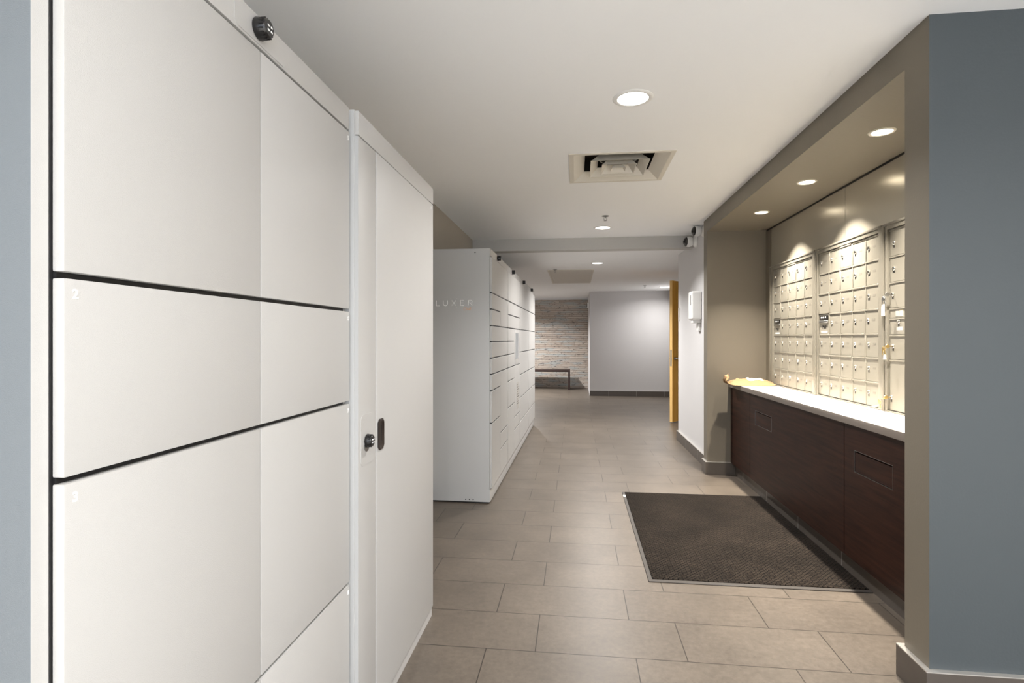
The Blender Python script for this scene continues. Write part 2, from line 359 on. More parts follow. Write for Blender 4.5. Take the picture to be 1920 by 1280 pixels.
# ------------------------------------------------------------------ lockers
def num(s, x, y, z, parent, size=.0185):
    return obj('numeral', text_bm(s, size, Matrix.Translation((x, y, z)) @ FX, offset=.0004), 'numeral', parent)
def door_x(xb, xf, y0, y1, z0, z1, parent, name='door', m='locker'):
    return obj(name, bx(NB(), xb, xf, y0, y1, z0, z1, .0025, 2), m, parent, smooth=True)
def dial(x, y, z, parent, r=.025, L=.032, tilt=True):
    """black combination dial standing out along +X, with four white index windows"""
    k = NB(); R = Matrix.Rotation(PI/2, 4, 'Y')
    lathe(k, (x, y, z), [(0, 0), (r*1.0, 0), (r*1.06, L*.12), (r*.98, L*.5), (r*.84, L*.92), (r*.76, L), (0, L)], 32, R)
    for i in range(16):
        a = 2*PI*i/16; bx(k, x+L*.15, x+L*.85, y+math.cos(a)*r*.93-.0012, y+math.cos(a)*r*.93+.0012, z+math.sin(a)*r*.93-.0012, z+math.sin(a)*r*.93+.0012)
    o = obj('dial', k, 'blackp', parent, smooth=True)
    w = NB()
    for dy in (-.3, .22):
        for dz in (-.22, .22):
            bx(w, x+L, x+L+.0006, y+r*dy, y+r*(dy+.2), z+r*dz-r*.09, z+r*dz+r*.09)
            bx(w, x+L, x+L+.0006, y+r*(dy+.24), y+r*(dy+.3), z+r*dz-r*.09, z+r*dz+r*.05)
    obj('index_mark', w, 'numeral', o)
    return o
def lockplate(x, y0, y1, z0, z1, parent, c=.014):
    b = NB(); p = [(y0+c, z0), (y1-c, z0), (y1, z0+c), (y1, z1-c), (y1-c, z1), (y0+c, z1), (y0, z1-c), (y0, z0+c)]
    f = [b.verts.new((x, y, z)) for y, z in p]; g = [b.verts.new((x+.0016, y, z)) for y, z in p]
    b.faces.new(g); 
    for i in range(8): b.faces.new((f[i], f[(i+1) % 8], g[(i+1) % 8], g[i]))
    return obj('lock_plate', b, 'locker', parent)

# near bank ---------------------------------------------------------
XF, XD = -.700, -.680
t = thing('parcel_locker', 'tall white eight-door parcel locker closest at left, doors numbered 2, 3, 5 to 8', 'locker', (-.95, 1.1, 0))
inv = Matrix.Translation((.95, -1.1, 0))
def rel(o): o.matrix_parent_inverse = inv; return o
def P(name, bm, m, par=None, root=None, smooth=False):
    o = obj(name, bm, m, par, smooth); return o
b = NB(); bx(b, LW+.005, XF, .6255, 1.590, 0.0, 1.990, .002)
b.normal_update()
for f in b.faces: f.material_index = 1 if f.normal.y < -.7 else 0
rel(obj('body', b, ['locker', 'endshade'], t, True))
b = NB()
for z in (1.376, 1.099, .553): bx(b, XF, XF+.006, .6545, 1.560, z-.0065, z+.0065)
bx(b, XF, XF+.005, 1.1086, 1.1124, .045, 1.914)
bx(b, XF, XF+.0015, .6495, .6555, .04, 1.93)
rel(obj('gasket', b, 'black', t))
b = NB(); bx(b, XF, XD-.002, .652, 1.576, 1.922, 1.988, .001); hd = rel(obj('header_panel', b, 'locker', t, True))
rel(obj('plinth', bx(NB(), XF, XF+.008, .63, 1.575, 0, .04), 'locker', t))
rows = [(1.914, 1.3805), (1.3715, 1.1035), (1.0945, .5575), (.5485, .045)]
for c, (y0, y1) in enumerate(((.6525, 1.1085), (1.1125, 1.5765))):
    for r, (z1, z0) in enumerate(rows):
        d = rel(door_x(XF+.002, XD, y0, y1, z0, z1, t))
        n = 1+r+4*c
        if c == 0: num(str(n), XD+.0002, y0+.0165, z1-.021, d)
        else: num(str(n), XD+.0002, y1-.011, z1-.021, d, .0175)
rel(lockplate(XD-.002, 1.02, 1.215, 1.927, 1.984, t, .01))
lk = rel(dial(XD, 1.100, 1.957, t, .0225, .026))

XT = -.660
t2 = thing('tall_locker', 'tall white full-height locker with black recessed pull and round dial', 'locker', (-.95, 2.0, 0))
inv2 = Matrix.Translation((.95, -2.0, 0))
def rel2(o): o.matrix_parent_inverse = inv2; return o
b = bx(NB(), LW+.005, XT-.012, 1.592, 2.475, .0, 1.990, .002); bx(b, XT-.0125, XT-.0005, 1.594, 1.598, .05, 1.91); b.normal_update()
for f in b.faces: f.material_index = 1 if f.normal.y < -.7 else 0
rel2(obj('body', b, ['locker', 'lockshade'], t2, True))
b = NB(); bx(b, XT-.012, XT-.001, 1.598, 2.475, 1.915, 1.988, .001); rel2(obj('header_panel', b, 'locker', t2, True))
rel2(obj('side_panel', bx(NB(), XT-.012, XT, 1.596, 1.738, .05, 1.910, .0015), 'locker', t2, True))
b = NB(); bx(b, XT-.014, XT+.002, 1.742, 2.462, .055, 1.910, .002)
dr = rel2(obj('door', b, 'locker', t2, True))
num('1', XT+.0022, 2.425, 1.888, dr, .0175)
rel2(obj('corner_gap', bx(NB(), XT-.012, XT+.0006, 2.40, 2.476, 1.9105, 1.9145), 'black', t2))
rel2(obj('plinth', bx(NB(), XT-.03, XT-.008, 1.60, 2.475, 0, .05), 'locker', t2))
rel2(lockplate(XT, 1.612, 1.722, .893, 1.052, t2, .012))
b = NB(); lathe(b, (XT+.0016, 1.656, .955), [(0, 0), (.021, 0), (.021, .002), (0, .002)], 28, Matrix.Rotation(PI/2, 4, 'Y'))
rel2(obj('dial_escutcheon', b, 'steel', t2, True))
rel2(dial(XT+.003, 1.656, .968, t2, .0205, .020))
# recessed pull: rim ring + dished inside + finger hollow
b = NB(); y0, y1, z0, z1, c = 1.752, 1.806, .916, 1.020, .012
def octa(k, x):
    a0, a1, b0, b1, q = y0+k, y1-k, z0+k, z1-k, max(.002, c-k*.5)
    return [b.verts.new((x, y, z)) for y, z in ((a0+q, b0), (a1-q, b0), (a1, b0+q), (a1, b1-q), (a1-q, b1), (a0+q, b1), (a0, b1-q), (a0, b0+q))]
L = [octa(0, XT+.002), octa(0, XT+.006), octa(.005, XT+.007), octa(.010, XT+.0035), octa(.017, XT+.0028)]
for A, B in zip(L, L[1:]):
    for i in range(8): b.faces.new((A[i], A[(i+1) % 8], B[(i+1) % 8], B[i]))
b.faces.new(L[-1]); pl = obj('recessed_pull', b, 'bronze', dr, True)
b = NB(); bx(b, XT+.0029, XT+.0034, y0+.028, y1-.018, z0+.03, z1-.022, .0); obj('finger_hollow', b, 'black', pl)

# far bank ----------------------------------------------------------
RZ = -.0115; OX, OY = -.672, 4.205
def at_bank(y): return (OX+math.sin(-RZ)*y, OY+math.cos(RZ)*y)
HZ = dict(a=1.652, b=1.523, c=1.394, d=1.268, e=1.139, f=1.011, g=.882, h=.627)
W1 = .93; MODS = [(0, .93), (.93, 1.93), (1.93, 2.94), (2.94, 3.90)]
MLAB = ['front white parcel locker section, its plain end panel lettered, nearest of the far row',
        'white parcel locker section with a narrow touchscreen and notice, second in the far row',
        'white parcel locker section of wide doors right behind the touchscreen section',
        'white parcel locker section at the far end of the row beside the plank wall']
def cells(k):
    H = .5
    if k == 0:
        return [(0,1,a,b) for a, b in ((1.936,1.652),(1.394,1.268),(1.268,1.139),(1.139,1.011))] + \
               [(0,H,1.652,1.523),(0,H,1.523,1.394),(H,1,1.652,1.394),(0,H,1.011,.882),(0,H,.882,.627),(0,H,.627,.112),(H,1,1.011,.475),(H,1,.475,.335),(H,1,.335,.112)]
    if k == 1:
        return [(0,1,1.936,1.652),(0,1,1.652,1.523),(0,1,1.523,1.394),(0,.47,1.394,1.268),(0,.47,1.268,1.139),(0,.47,1.139,1.011),(.47,1,1.394,1.011),
                (0,H,1.011,.882),(0,H,.882,.627),(0,H,.627,.112),(H,1,1.011,.470),(H,1,.470,.340),(H,1,.340,.112)]
    return [(0,1,a,b) for a, b in ((1.936,1.652),(1.652,1.394),(1.394,1.138),(1.138,.880),(.880,.618),(.618,.350),(.350,.112))]
for k, (a0, a1) in enumerate(MODS):
    x, y = at_bank(a0); w = a1-a0-.002
    t = thing('parcel_locker', MLAB[k], 'locker', (x, y, 0), RZ, 'row of parcel lockers beyond the tall locker')
    b = NB(); bx(b, -.505, 0, 0, w, .012, 1.999, .002); obj('body', b, 'lockshade' if k == 0 else 'locker', t, True)
    obj('header_panel', bx(NB(), 0, .006, .0, w, 1.942, 1.998, .001), 'locker', t, True)
    obj('plinth', bx(NB(), -.49, .004, .004, w-.002, .012, .105, .001), 'locker', t, True)
    obj('shadow_gap_strip', bx(NB(), -.48, -.008, .01, w-.01, 0, .012), 'black', t)  # black strip stands in for the shadow in the gap below the plinth
    g = NB(); zs = {}
    for u0, u1, z1, z0 in cells(k):
        ya = .012+(w-.016)*u0; yb = .012+(w-.016)*u1-.003
        d = obj('door', bx(NB(), .001, .018, ya, yb, z0+.0045, z1-.0045, .0018, 1), 'locker', t, True)
        if z0 > .2: bx(g, 0, .0148, ya, yb-.012, z0-.0048, z0+.0048)
    obj('gasket', g, 'black', t)
    dial(.012, .36+.01*k if k else .335, 1.968, t, .021, .030)
    obj('lock_plate', bx(NB(), .006, .009, .27, .46, 1.946, 1.995, .001), 'locker', t)
    if k == 0:
        for dx, z in ((-.115, 1.966), (-.19, .028), (-.16, .028), (-.13, .028)):
            b = NB(); cyl(b, (dx, -.0012, z), .0045, .002, 'Y', 12); obj('screw_hole', b, 'black', t)
        # LUXER lettering on the end panel, thin strokes (facing -Y)
        b = NB(); zc = 1.572; hh = .021
        def letter():
            global b
            obj('letter', b, 'numeral', t); b = NB()
        def st(x0, z0, x1, z1, r=.0021): tube(b, [(x0, -.0012, z0), (x1, -.0012, z1)], r, 6)
        lx = lambda px: (px-918)*.004137
        z0, z1 = zc-hh, zc+hh
        st(lx(815), z1, lx(815), z0); st(lx(815), z0, lx(821), z0)
        letter()
        pts = [(lx(828.5), -.0012, z1)]+[(lx(832.7)+.0172*math.cos(a), -.0012, z0+.016+.016*math.sin(a)) for a in [PI+i*PI/10 for i in range(11)]]+[(lx(836.9), -.0012, z1)]
        tube(b, pts, .0021, 6)
        letter()
        st(lx(845.2), z1, lx(853.2), z0); st(lx(845.2), z0, lx(853.2), z1)
        for px in (843.3, 855.2):
            for z in (z0-.012, z1+.014): st(lx(px)-.0006, z, lx(px)+.0006, z+.0006, .0016)
        letter()
        st(lx(862), z1, lx(862), z0)
        for z in (z0, zc+.001, z1): st(lx(862), z, lx(868.7), z)
        letter()
        st(lx(877.7), z1, lx(877.7), z0); tube(b, [(lx(877.7), -.0012, z1)]+[(lx(882)+.0105*math.cos(a), -.0012, z1-.0105+.0105*math.sin(a)) for a in [PI/2-i*PI/8 for i in range(9)]]+[(lx(877.7), -.0012, z1-.021)], .0021, 6)
        st(lx(881), z1-.021, lx(884.8), z0)
        letter()
        obj('orange_lettering', text_bm('ONE', .030, Matrix.Translation((lx(875.5), -.001, zc-.048)) @ FMY), 'orange', t)
    if k == 1:
        s = obj('control_panel', bx(NB(), .018, .021, w*.53, w*.86, 1.015, 1.385, .002), 'locker', t, True)
        obj('screen', bx(NB(), .021, .0215, w*.57, w*.82, 1.075, 1.352), 'screen', s)
        b = NB(); bx(b, .018, .0195, w*.70, w*.86, .525, .82)
        obj('notice_sheet', b, 'label', t)
        b = NB()
        for i in range(9): bx(b, .0195, .0199, w*.72, w*(.78+.05*(i % 3)), .79-i*.026, .795-i*.026)
        obj('notice_lines', b, 'smoke', t)

# ------------------------------------------------------------------ mailboxes
FXX = 1.756   # frame front
MD = 1.768    # door front
def mail_frame(t, y0, y1, dy0, dy1, zb=.877, zt=1.945, dz0=.886, dz1=1.905):
    b = NB(); bx(b, 1.776, AX-.001, y0, y1, zb, zt)
    for a in ((y0, dy0-.004, zb, zt), (dy1+.004, y1, zb, zt), (dy0-.004, dy1+.004, dz1+.004, zt), (dy0-.004, dy1+.004, zb, dz0-.003)):
        bx(b, FXX, 1.777, *a, .0015)
    # stepped rim line on the frame
    bx(b, FXX-.006, FXX, y0, y0+.012, zb, zt, .002); bx(b, FXX-.006, FXX, y1-.012, y1, zb, zt, .002); bx(b, FXX-.006, FXX, y0, y1, zt-.012, zt, .002)
    obj('frame', b, 'mailf', t, True)
def mail_lock(parent, y=0, z=0, x=0):
    b = NB(); R = Matrix.Rotation(-PI/2, 4, 'Y')
    lathe(b, (x, y, z), [(0, 0), (.0125, 0), (.0125, .003), (.0105, .0060), (.0075, .0060), (.0075, .003), (0, .003)], 16, R)
    o = obj('lock', b, 'chrome', parent, True)
    b = NB(); bx(b, x-.0042, x-.0034, y-.0018, y+.0018, z-.0062, z+.0062); bx(b, x-.0004, x+.0001, y-.006, y+.006, z-.026, z-.010)
    obj('keyhole', b, 'black', o); return o
def lpos(o, p): o.location = p; return o
def proto_door(dw, dh):
    b = NB(); bx(b, 0, .008, -dw/2, dw/2, -dh/2, dh/2, .0015, 1)
    # hinged left flange and rolled lip along the top (overlap between doors)
    bx(b, -.005, .001, -dw/2+.002, dw/2-.002, dh/2-.006, dh/2+.003, .001, 1)
    bx(b, -.003, .001, dw/2-.006, dw/2+.002, -dh/2, dh/2, .001, 1)
    bx(b, -.0006, .0, -dw*.22, -dw*.02, dh*.02, dh*.11, mi=1)
    d = obj('door', b, ['mail', 'etch'], None, True)
    mail_lock(d, dw*.28, dh*.06, 0)
    return d
gname = 'mailbox units on the alcove back wall'
units = [(4.251, 5.196, 4.312, 5.129, 'left-hand wall mailbox unit nearest the brown mailer, five columns of small locked doors'),
         (3.360, 4.249, 3.414, 4.213, 'middle wall mailbox unit, five columns of small locked doors')]
for y0, y1, dy0, dy1, lab in units:
    t = thing('mailbox_unit', lab, 'mailbox', (0, 0, 0), 0, gname)
    mail_frame(t, y0, y1, dy0, dy1)
    cw = (dy1-dy0)/5; rh = (1.905-.886)/7; first = None
    for r in range(7):
        for c in range(5):           # c=0 is the far column
            yc = dy1-cw*(c+.5); zc = 1.905-rh*(r+.5)
            if r == 3 and c == 0:
                b = NB(); bx(b, MD, MD+.008, yc-cw/2+.001, yc+cw/2-.001, zc-rh/2+.001, zc+rh/2-.001, .001, 1)
                d = obj('outgoing_door', b, 'mail', t, True)
                obj('slot_plaque', bx(NB(), MD-.006, MD, yc-cw*.4, yc+cw*.44, zc+.030, zc+.062, .004, 2), 'blackp', d, True)
                b = NB()
                for q in (-.2, .02, .2): bx(b, MD-.0066, MD-.006, yc+cw*q-.006, yc+cw*q+.009, zc+.042, zc+.052)
                obj('slot_marking', b, 'numeral', d)
                obj('slot_lip', bx(NB(), MD-.010, MD, yc-cw*.38, yc+cw*.42, zc+.008, zc+.026, .003, 1), 'steel', d, True)
                obj('slot_text', text_bm('Mail', .036, Matrix.Translation((MD-.0006, yc, zc-.022)) @ FMX), 'black', d)
                obj('paper_strip', bx(NB(), MD-.0008, MD, yc-cw*.3, yc+cw*.3, zc-.062, zc-.05), 'paper', d)
                continue
            if first is None:
                first = proto_door(cw-.004, rh-.004); d = first; d.parent = t
            else: d = copy_tree(first, t)
            d.location = (MD-(.004 if (r+c) % 5 == 2 else 0), yc, zc)
# unit 3: wider doors
t = thing('mailbox_unit', 'right-hand wall mailbox unit with wider doors, partly hidden by the near pillar', 'mailbox', (0,0,0), 0, gname)
y0, y1, dy0, dy1 = 2.45, 3.358, 2.50, 3.318; mail_frame(t, y0, y1, dy0, dy1)
cw = (dy1-dy0)/2
def big_door(ya, yb, z0, z1, lock=None, name='door', lab=None):
    b = NB(); bx(b, MD, MD+.008, ya+.0015, yb-.0015, z0+.0015, z1-.0015, .0015, 1)
    bx(b, MD-.004, MD+.001, ya+.003, yb-.003, z1-.008, z1-.0005, .001, 1)
    d = obj(name, b, 'mail', t, True)
    if lock: mail_lock(d, lock[0], lock[1], MD)
    if lab: obj('label_plate', bx(NB(), MD-.0008, MD, *lab), 'label', d)
    return d
for ya, yb in ((dy0+cw, dy1), (dy0, dy0+cw)):
    l = yb-.045
    big_door(ya, yb, 1.753, 1.905, (l, 1.826)); big_door(ya, yb, 1.608, 1.753, (l, 1.684))
    big_door(ya, yb, 1.462, 1.608, (l+.012, 1.539), 'parcel_door')
    d = big_door(ya, yb, 1.405, 1.462, None, 'card_slot')
    obj('label_plate', bx(NB(), MD-.0008, MD, yb-.095, yb-.06, 1.414, 1.450), 'label', d); obj('cream_plate', bx(NB(), MD-.0008, MD, yb-.130, yb-.097, 1.414, 1.450), 'cream', d)
    obj('white_plate', bx(NB(), MD-.003, MD, yb-.185, yb-.150, 1.410, 1.478), 'paper', d)
    big_door(ya, yb, 1.312, 1.405, (yb-.09, 1.385), 'parcel_door', (yb-.125, yb-.07, 1.335, 1.357))
    big_door(ya, yb, 1.173, 1.312, (l+.008, 1.248), 'parcel_door')
    big_door(ya, yb, .886, 1.173, (l+.025, .960), 'parcel_door')

# upper panels
for i, (ya, yb, lab) in enumerate(((3.863, 5.238, 'tall satin panel above the left and middle mailbox units'), (2.44, 3.859, 'satin panel above the right-hand mailbox unit, catching the near spotlight'),
                                   (5.242, 5.376, 'narrow satin filler panel in the alcove corner beside the mailbox unit'))):
    zb = 1.948 if i < 2 else .88
    tag(obj('wall_panel', bx(NB(), 1.782, AX-.001, ya, yb, zb, 2.300, .001, 1), 'panel' if i < 2 else 'taupe', None, True), lab, 'panel')
box_s('trim_3', 'black', 1.786, AX-.001, 2.24, 5.378, 2.300, SOFF)
tag(obj('wall_panel', bx(NB(), 1.782, AX-.001, 2.24, 2.436, .88, 2.30, .001, 1), 'panel', None, True), 'narrow satin filler panel hidden behind the near pillar', 'panel')

# keys ----------------------------------------------------------------
def key_set(name, label, lock, drop, tagpoly, brass, bows=1):
    """key standing in a lock on the x=MD face, ring below it, tag hanging"""
    y, z = lock; t = thing(name, label, 'keys', (MD-.006, y, z), 0, 'keys left in the mailbox locks')
    b = NB(); bx(b, -.016, 0, -.001, .001, -.003, .003)
    lathe(b, (-.024, 0, 0), [(0, -.001), (.010, -.001), (.011, 0), (.010, .001), (0, .001)], 16, Matrix.Rotation(PI/2, 4, 'X'))
    obj('key', b, brass, t)
    ry, rz_, rr = drop
    b = NB(); tube(b, [(-.026, ry+math.cos(a)*rr, rz_+math.sin(a)*rr) for a in [2*PI*i/20 for i in range(20)]], .0011, 6, True)
    tube(b, [(-.026, 0, -.004), (-.026, ry, rz_+rr)], .0011, 6); obj('key_ring', b, brass, t)
    for k in range(bows):
        b = NB(); a = -.5+k*.7
        lathe(b, (0, 0, 0), [(0, -.001), (.011, -.001), (.012, 0), (.011, .001), (0, .001)], 16, Matrix.Rotation(PI/2, 4, 'Y'))
        bx(b, -.001, .001, -.0035, .0035, -.034, -.010); 
        bmesh.ops.transform(b, matrix=Matrix.Translation((-.028-.003*k, ry+.004*k, rz_-.004)) @ Matrix.Rotation(a, 4, 'X'), verts=b.verts)
        obj('spare_key', b, brass, t)
    b = NB(); f0 = [b.verts.new(p) for p in tagpoly]; f1 = [b.verts.new((p[0]-.0015, p[1], p[2])) for p in tagpoly]
    b.faces.new(f0); b.faces.new(f1[::-1]); n = len(f0)
    for i in range(n): b.faces.new((f0[i], f1[i], f1[(i+1) % n], f0[(i+1) % n]))
    obj('key_tag', b, 'paper', t)
    return t
key_set('key_set', 'keys with a long white paper tag hanging from the upper lock', (3.285, 1.539), (.028, -.018, .014),
        [(-.027, .020, -.052), (-.027, .048, -.052), (-.027, .052, -.118), (-.027, .016, -.118)], 'steel', 2)
key_set('key_set', 'brass keys with a short white tag hanging from the lower lock', (3.281, 1.248), (.030, -.012, .013),
        [(-.027, .012, -.046), (-.027, .030, -.048), (-.027, .036, -.076), (-.027, .006, -.074)], 'brass', 2)
key_set('key_set', 'keys on a ring whose white tag lies on the counter', (3.298, .960), (.060, -.030, .015),
        [(-.020, .070, -.050), (-.045, .050, -.056), (-.10, .150, -.0832), (-.075, .172, -.0832)], 'brass', 1)

# ------------------------------------------------------------------ counter and cabinets
CZ = .875
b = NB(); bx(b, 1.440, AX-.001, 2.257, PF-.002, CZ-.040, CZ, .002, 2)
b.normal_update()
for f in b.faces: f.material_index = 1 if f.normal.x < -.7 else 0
tag(obj('countertop', b, ['counter', 'cedge_shade'], None, True), 'long white stone countertop with shade coloured grey-brown into its front edge along the mail alcove', 'countertop')
cabs = [(4.803, PF-.002, 'narrow dark wood cabinet panel at the far end under the counter', None),
        (3.178, 4.797, 'wide dark wood cabinet under the counter with a slot at its far end', (4.29, 4.665)),
        (2.257, 3.172, 'dark wood cabinet under the counter, closest to the near pillar', (2.712, 3.064))]
for ya, yb, lab, sl in cabs:
    t = thing('base_cabinet', lab, 'cabinet', ((1.46+AX)/2, (ya+yb)/2, 0), 0, 'dark wood cabinets under the counter')
    iv = Matrix.Translation((-(1.46+AX)/2, -(ya+yb)/2, 0))
    def rr(o): o.matrix_parent_inverse = iv; return o
    rr(obj('carcass', bx(NB(), 1.525, AX-.002, ya, yb, 0, CZ-.041), 'walnut', t))
    z0, z1 = .115, CZ-.0405
    b = NB()
    if sl:
        s0, s1, sz0, sz1 = sl[0], sl[1], .588, .702
        for a in ((ya+.001, s0, z0, z1), (s1, yb-.001, z0, z1), (s0, s1, z0, sz0), (s0, s1, sz1, z1)): bx(b, 1.46, 1.48, *a)
        rr(obj('front_panel', b, 'walnut', t))
        rr(obj('slot_recess', bx(NB(), 1.478, 1.482, s0-.01, s1+.01, sz0-.01, sz1+.01), 'black', t))
        b = NB(); bx(b, 1.4615, 1.476, s0+.0035, s1-.0035, sz0+.0035, sz1-.010, .001)
        rr(obj('slot_flap', b, 'walnut', t))
        b = NB(); e = .0014
        for a in ((s0, s1, sz0, sz0+e), (s0, s0+e, sz0, sz1), (s1-e, s1, sz0, sz1), (s0, s1, sz1-e, sz1)): bx(b, 1.4592, 1.470, *a)
        rr(obj('slot_edge', b, 'steel', t))
    else:
        bx(b, 1.46, 1.48, ya+.001, yb-.001, z0, z1, .0005); rr(obj('front_panel', b, 'walnut', t))

# padded brown mailer on the counter
def mailer():
    t = thing('padded_mailer', 'crumpled brown paper mailer with a white label on the counter end', 'package', (1.555, 5.12, CZ))
    nx, ny = 34, 22; Lx, Ly = .385, .26
    def h(u, v, top):
        a = (1-abs(2*u-1)**3.2)*(1-abs(2*v-1)**2.6)
        w = (noise.noise(Vector((u*7, v*6, 3 if top else 9)))*.012+abs(noise.noise(Vector((u*17+v*6, v*13, 5))))*.010)*(1 if top else .3)
        z = .004+(.050*a+w*a**.5+.003*math.sin(u*22+v*6)*a) if top else .002+w*.2
        lift = .026*max(0, (u-.80)/.2)**1.5*(.4+.6*v) + .010*max(0, (.16-u)/.16)
        return max(.002, z)+lift if top else max(.0006, z)+lift
    b = NB(); g = {}
    for top in (0, 1):
        for i in range(nx+1):
            for j in range(ny+1):
                u, v = i/nx, j/ny
                if top and (i in (0, nx) or j in (0, ny)): g[top, i, j] = g[0, i, j]; continue
                x = (u-.5)*Lx; y = (v-.5)*Ly*(1-.10*abs(2*u-1)**4)
                g[top, i, j] = b.verts.new((x, y, h(u, v, top)))
    for top in (0, 1):
        for i in range(nx):
            for j in range(ny):
                q = [g[top, i, j], g[top, i+1, j], g[top, i+1, j+1], g[top, i, j+1]]
                if not top: q.reverse()
                try: b.faces.new(q)
                except ValueError: pass
    obj('envelope_body', b, 'kraft', t, True)
    # curled flap at the left end: sheet rising then folding back
    b = NB(); rows = []
    prof = [(-.150, .006), (-.180, .012), (-.204, .030), (-.214, .055), (-.207, .080), (-.187, .094)]
    for k, (x, z) in enumerate(prof):
        rows.append([b.verts.new((x+.006*math.sin(j*1.3+k), (j/14-.5)*.26*(1-.13*k), z*(.55+.45*math.sin(j/14*PI))+.004*math.sin(j*2.1))) for j in range(15)])
    for A, B in zip(rows, rows[1:]):
        for j in range(14): b.faces.new((A[j], A[j+1], B[j+1], B[j]))
    o = obj('flap', b, 'kraft', t, True); s = o.modifiers.new('thick', 'SOLIDIFY'); s.thickness = .0025
    # white address label draped on the bulge
    b = NB(); G = [[b.verts.new(((u-.5)*Lx, (v-.5)*Ly, h(u, v, 1)+.0016)) for v in [.22+.5*j/8 for j in range(9)]] for u in [.42+.34*i/10 for i in range(11)]]
    for A, B in zip(G, G[1:]):
        for j in range(8): b.faces.new((A[j], B[j], B[j+1], A[j+1]))
    obj('address_label', b, 'paper', t, True)
    t.rotation_euler = (0, 0, -.04)
mailer()

# ------------------------------------------------------------------ floor mat
b = NB(); bx(b, .383, 1.497, 2.950, 4.650, 0, .005, .002, 1)
t = thing('floor_mat', 'dark charcoal ribbed floor mat in front of the counter', 'mat', (.94, 3.8, 0)); iv = Matrix.Translation((-.94, -3.8, 0))
o = obj('rubber_border', b, 'rubber', t, True); o.matrix_parent_inverse = iv
b = NB(); bx(b, .405, 1.490, 2.980, 4.628, .004, .010, .002, 1); o = obj('pile', b, 'pile', t, True); o.matrix_parent_inverse = iv
b = NB(); bx(b, .384, .402, 4.50, 4.56, .005, .0056); o = obj('care_tag', b, 'paper', t); o.matrix_parent_inverse = iv

# ------------------------------------------------------------------ ceiling fittings
labs = ['large round recessed ceiling light nearest the camera', 'round recessed ceiling light just before the grey beam', 'round recessed ceiling light just past the grey beam',
        'farthest round ceiling light, half hidden by the wooden door', 'unseen round ceiling light added just behind the camera', 'added unseen lobby ceiling light by the locker side, farthest back', 'added unseen lobby ceiling light beside the slate wall', 'added unseen lobby ceiling light by the added window, right side']
for i, (x, y, z) in enumerate(CEIL_LAMPS):
    t = thing('ceiling_light', labs[i], 'light', (x, y, z), 0, 'recessed ceiling lights of the corridor')
    b = NB(); lathe(b, (0,0,0), [(.073, .001), (.073, -.004), (.078, -.006), (.090, -.005), (.096, -.001), (.096, .0)], 48); obj('trim_ring', b, 'plastic', t, True)
    b = NB(); lathe(b, (0,0,0), [(0, -.002), (.073, -.002), (.073, .0), (0, .0)], 40); obj('diffuser', b, 'lamp', t)
    light('ceiling_light_beam', (x, y, z-.012), .14, LPOW[i], WARM, (135, 135, 140, 160)[i] if i < 4 else 165)
labs = ['near round spotlight in the alcove soffit beside the pillar', 'middle round spotlight in the alcove soffit', 'far round spotlight in the alcove soffit near the end wall']
for i, (x, y) in enumerate(ALC_LAMPS):
    t = thing('soffit_spotlight', labs[i], 'light', (x, y, SOFF), 0, 'spotlights in the alcove soffit')
    b = NB(); lathe(b, (0,0,0), [(.046, .001), (.046, -.003), (.050, -.005), (.057, -.004), (.060, 0)], 40); obj('trim_ring', b, 'vent', t, True)
    b = NB(); lathe(b, (0,0,0), [(0, -.002), (.046, -.002), (.046, 0), (0, 0)], 32); obj('lens', b, 'lamp2', t)
    light('soffit_spotlight_beam', (x, y, SOFF-.010), .05, 24, SPOTC, 98)
for (x, y, z, lab) in ((.273, 5.16, CEIL, 'small chrome sprinkler head just before the second ceiling light'), (-.32, 8.40, CEIL2, 'small sprinkler head at the near edge of the ceiling hatch'), (1.371, 11.15, CEIL2, 'small sprinkler head near the far ceiling light')):
    t = thing('sprinkler_head', lab, 'sprinkler', (x, y, z), 0, 'sprinkler heads')
    b = NB(); lathe(b, (0,0,0), [(0, 0), (.034, 0), (.034, -.003), (.020, -.010), (0, -.010)], 24); obj('escutcheon', b, 'steel', t, True)
    b = NB(); cyl(b, (0,0,-.010), .007, -.012, seg=12); tube(b, [(-.010, 0, -.018), (-.014, 0, -.030), (0, 0, -.044)], .0022, 6); tube(b, [(.010, 0, -.018), (.014, 0, -.030), (0, 0, -.044)], .0022, 6)
    obj('frame_arms', b, 'steel', t); b = NB(); cyl(b, (0,0,-.044), .016, -.002, seg=16); obj('deflector', b, 'steel', t)

# square louvred diffuser
cx, cy = (DX0+DX1)/2, (DY0+DY1)/2; hx, hy = (DX1-DX0)/2, (DY1-DY0)/2
t = thing('air_diffuser', 'square white ceiling air diffuser with nested louvres', 'vent', (cx, cy, CEIL))
def frustum(b, a0, z0, a1, z1, th=.0015):
    """four sloping plates from half size a0 at z0 to a1 at z1"""
    for off in (0, th):
        A = [(sx*a0*hx/.3, sy*a0*hy/.3, z0+off) for sx, sy in ((-1,-1),(1,-1),(1,1),(-1,1))]; B = [(sx*a1*hx/.3, sy*a1*hy/.3, z1+off) for sx, sy in ((-1,-1),(1,-1),(1,1),(-1,1))]
        for i in range(4): quads(b, [A[i], A[(i+1) % 4], B[(i+1) % 4], B[i]])
b = NB(); slab(b, -hx-.015, hx+.015, -hy-.015, hy+.015, -.004, 0, [(-hx+.012, hx-.012, -hy+.012, hy-.012)]); obj('outer_frame', b, 'vent', t)
b = NB(); 
for a in ((-hx, -hx+.002, -hy, hy), (hx-.002, hx, -hy, hy), (-hx, hx, -hy, -hy+.002), (-hx, hx, hy-.002, hy)): bx(b, a[0], a[1], a[2], a[3], 0, .15)
bx(b, -hx, hx, -hy, hy, .15, .155); obj('plenum', b, 'ventd', t)
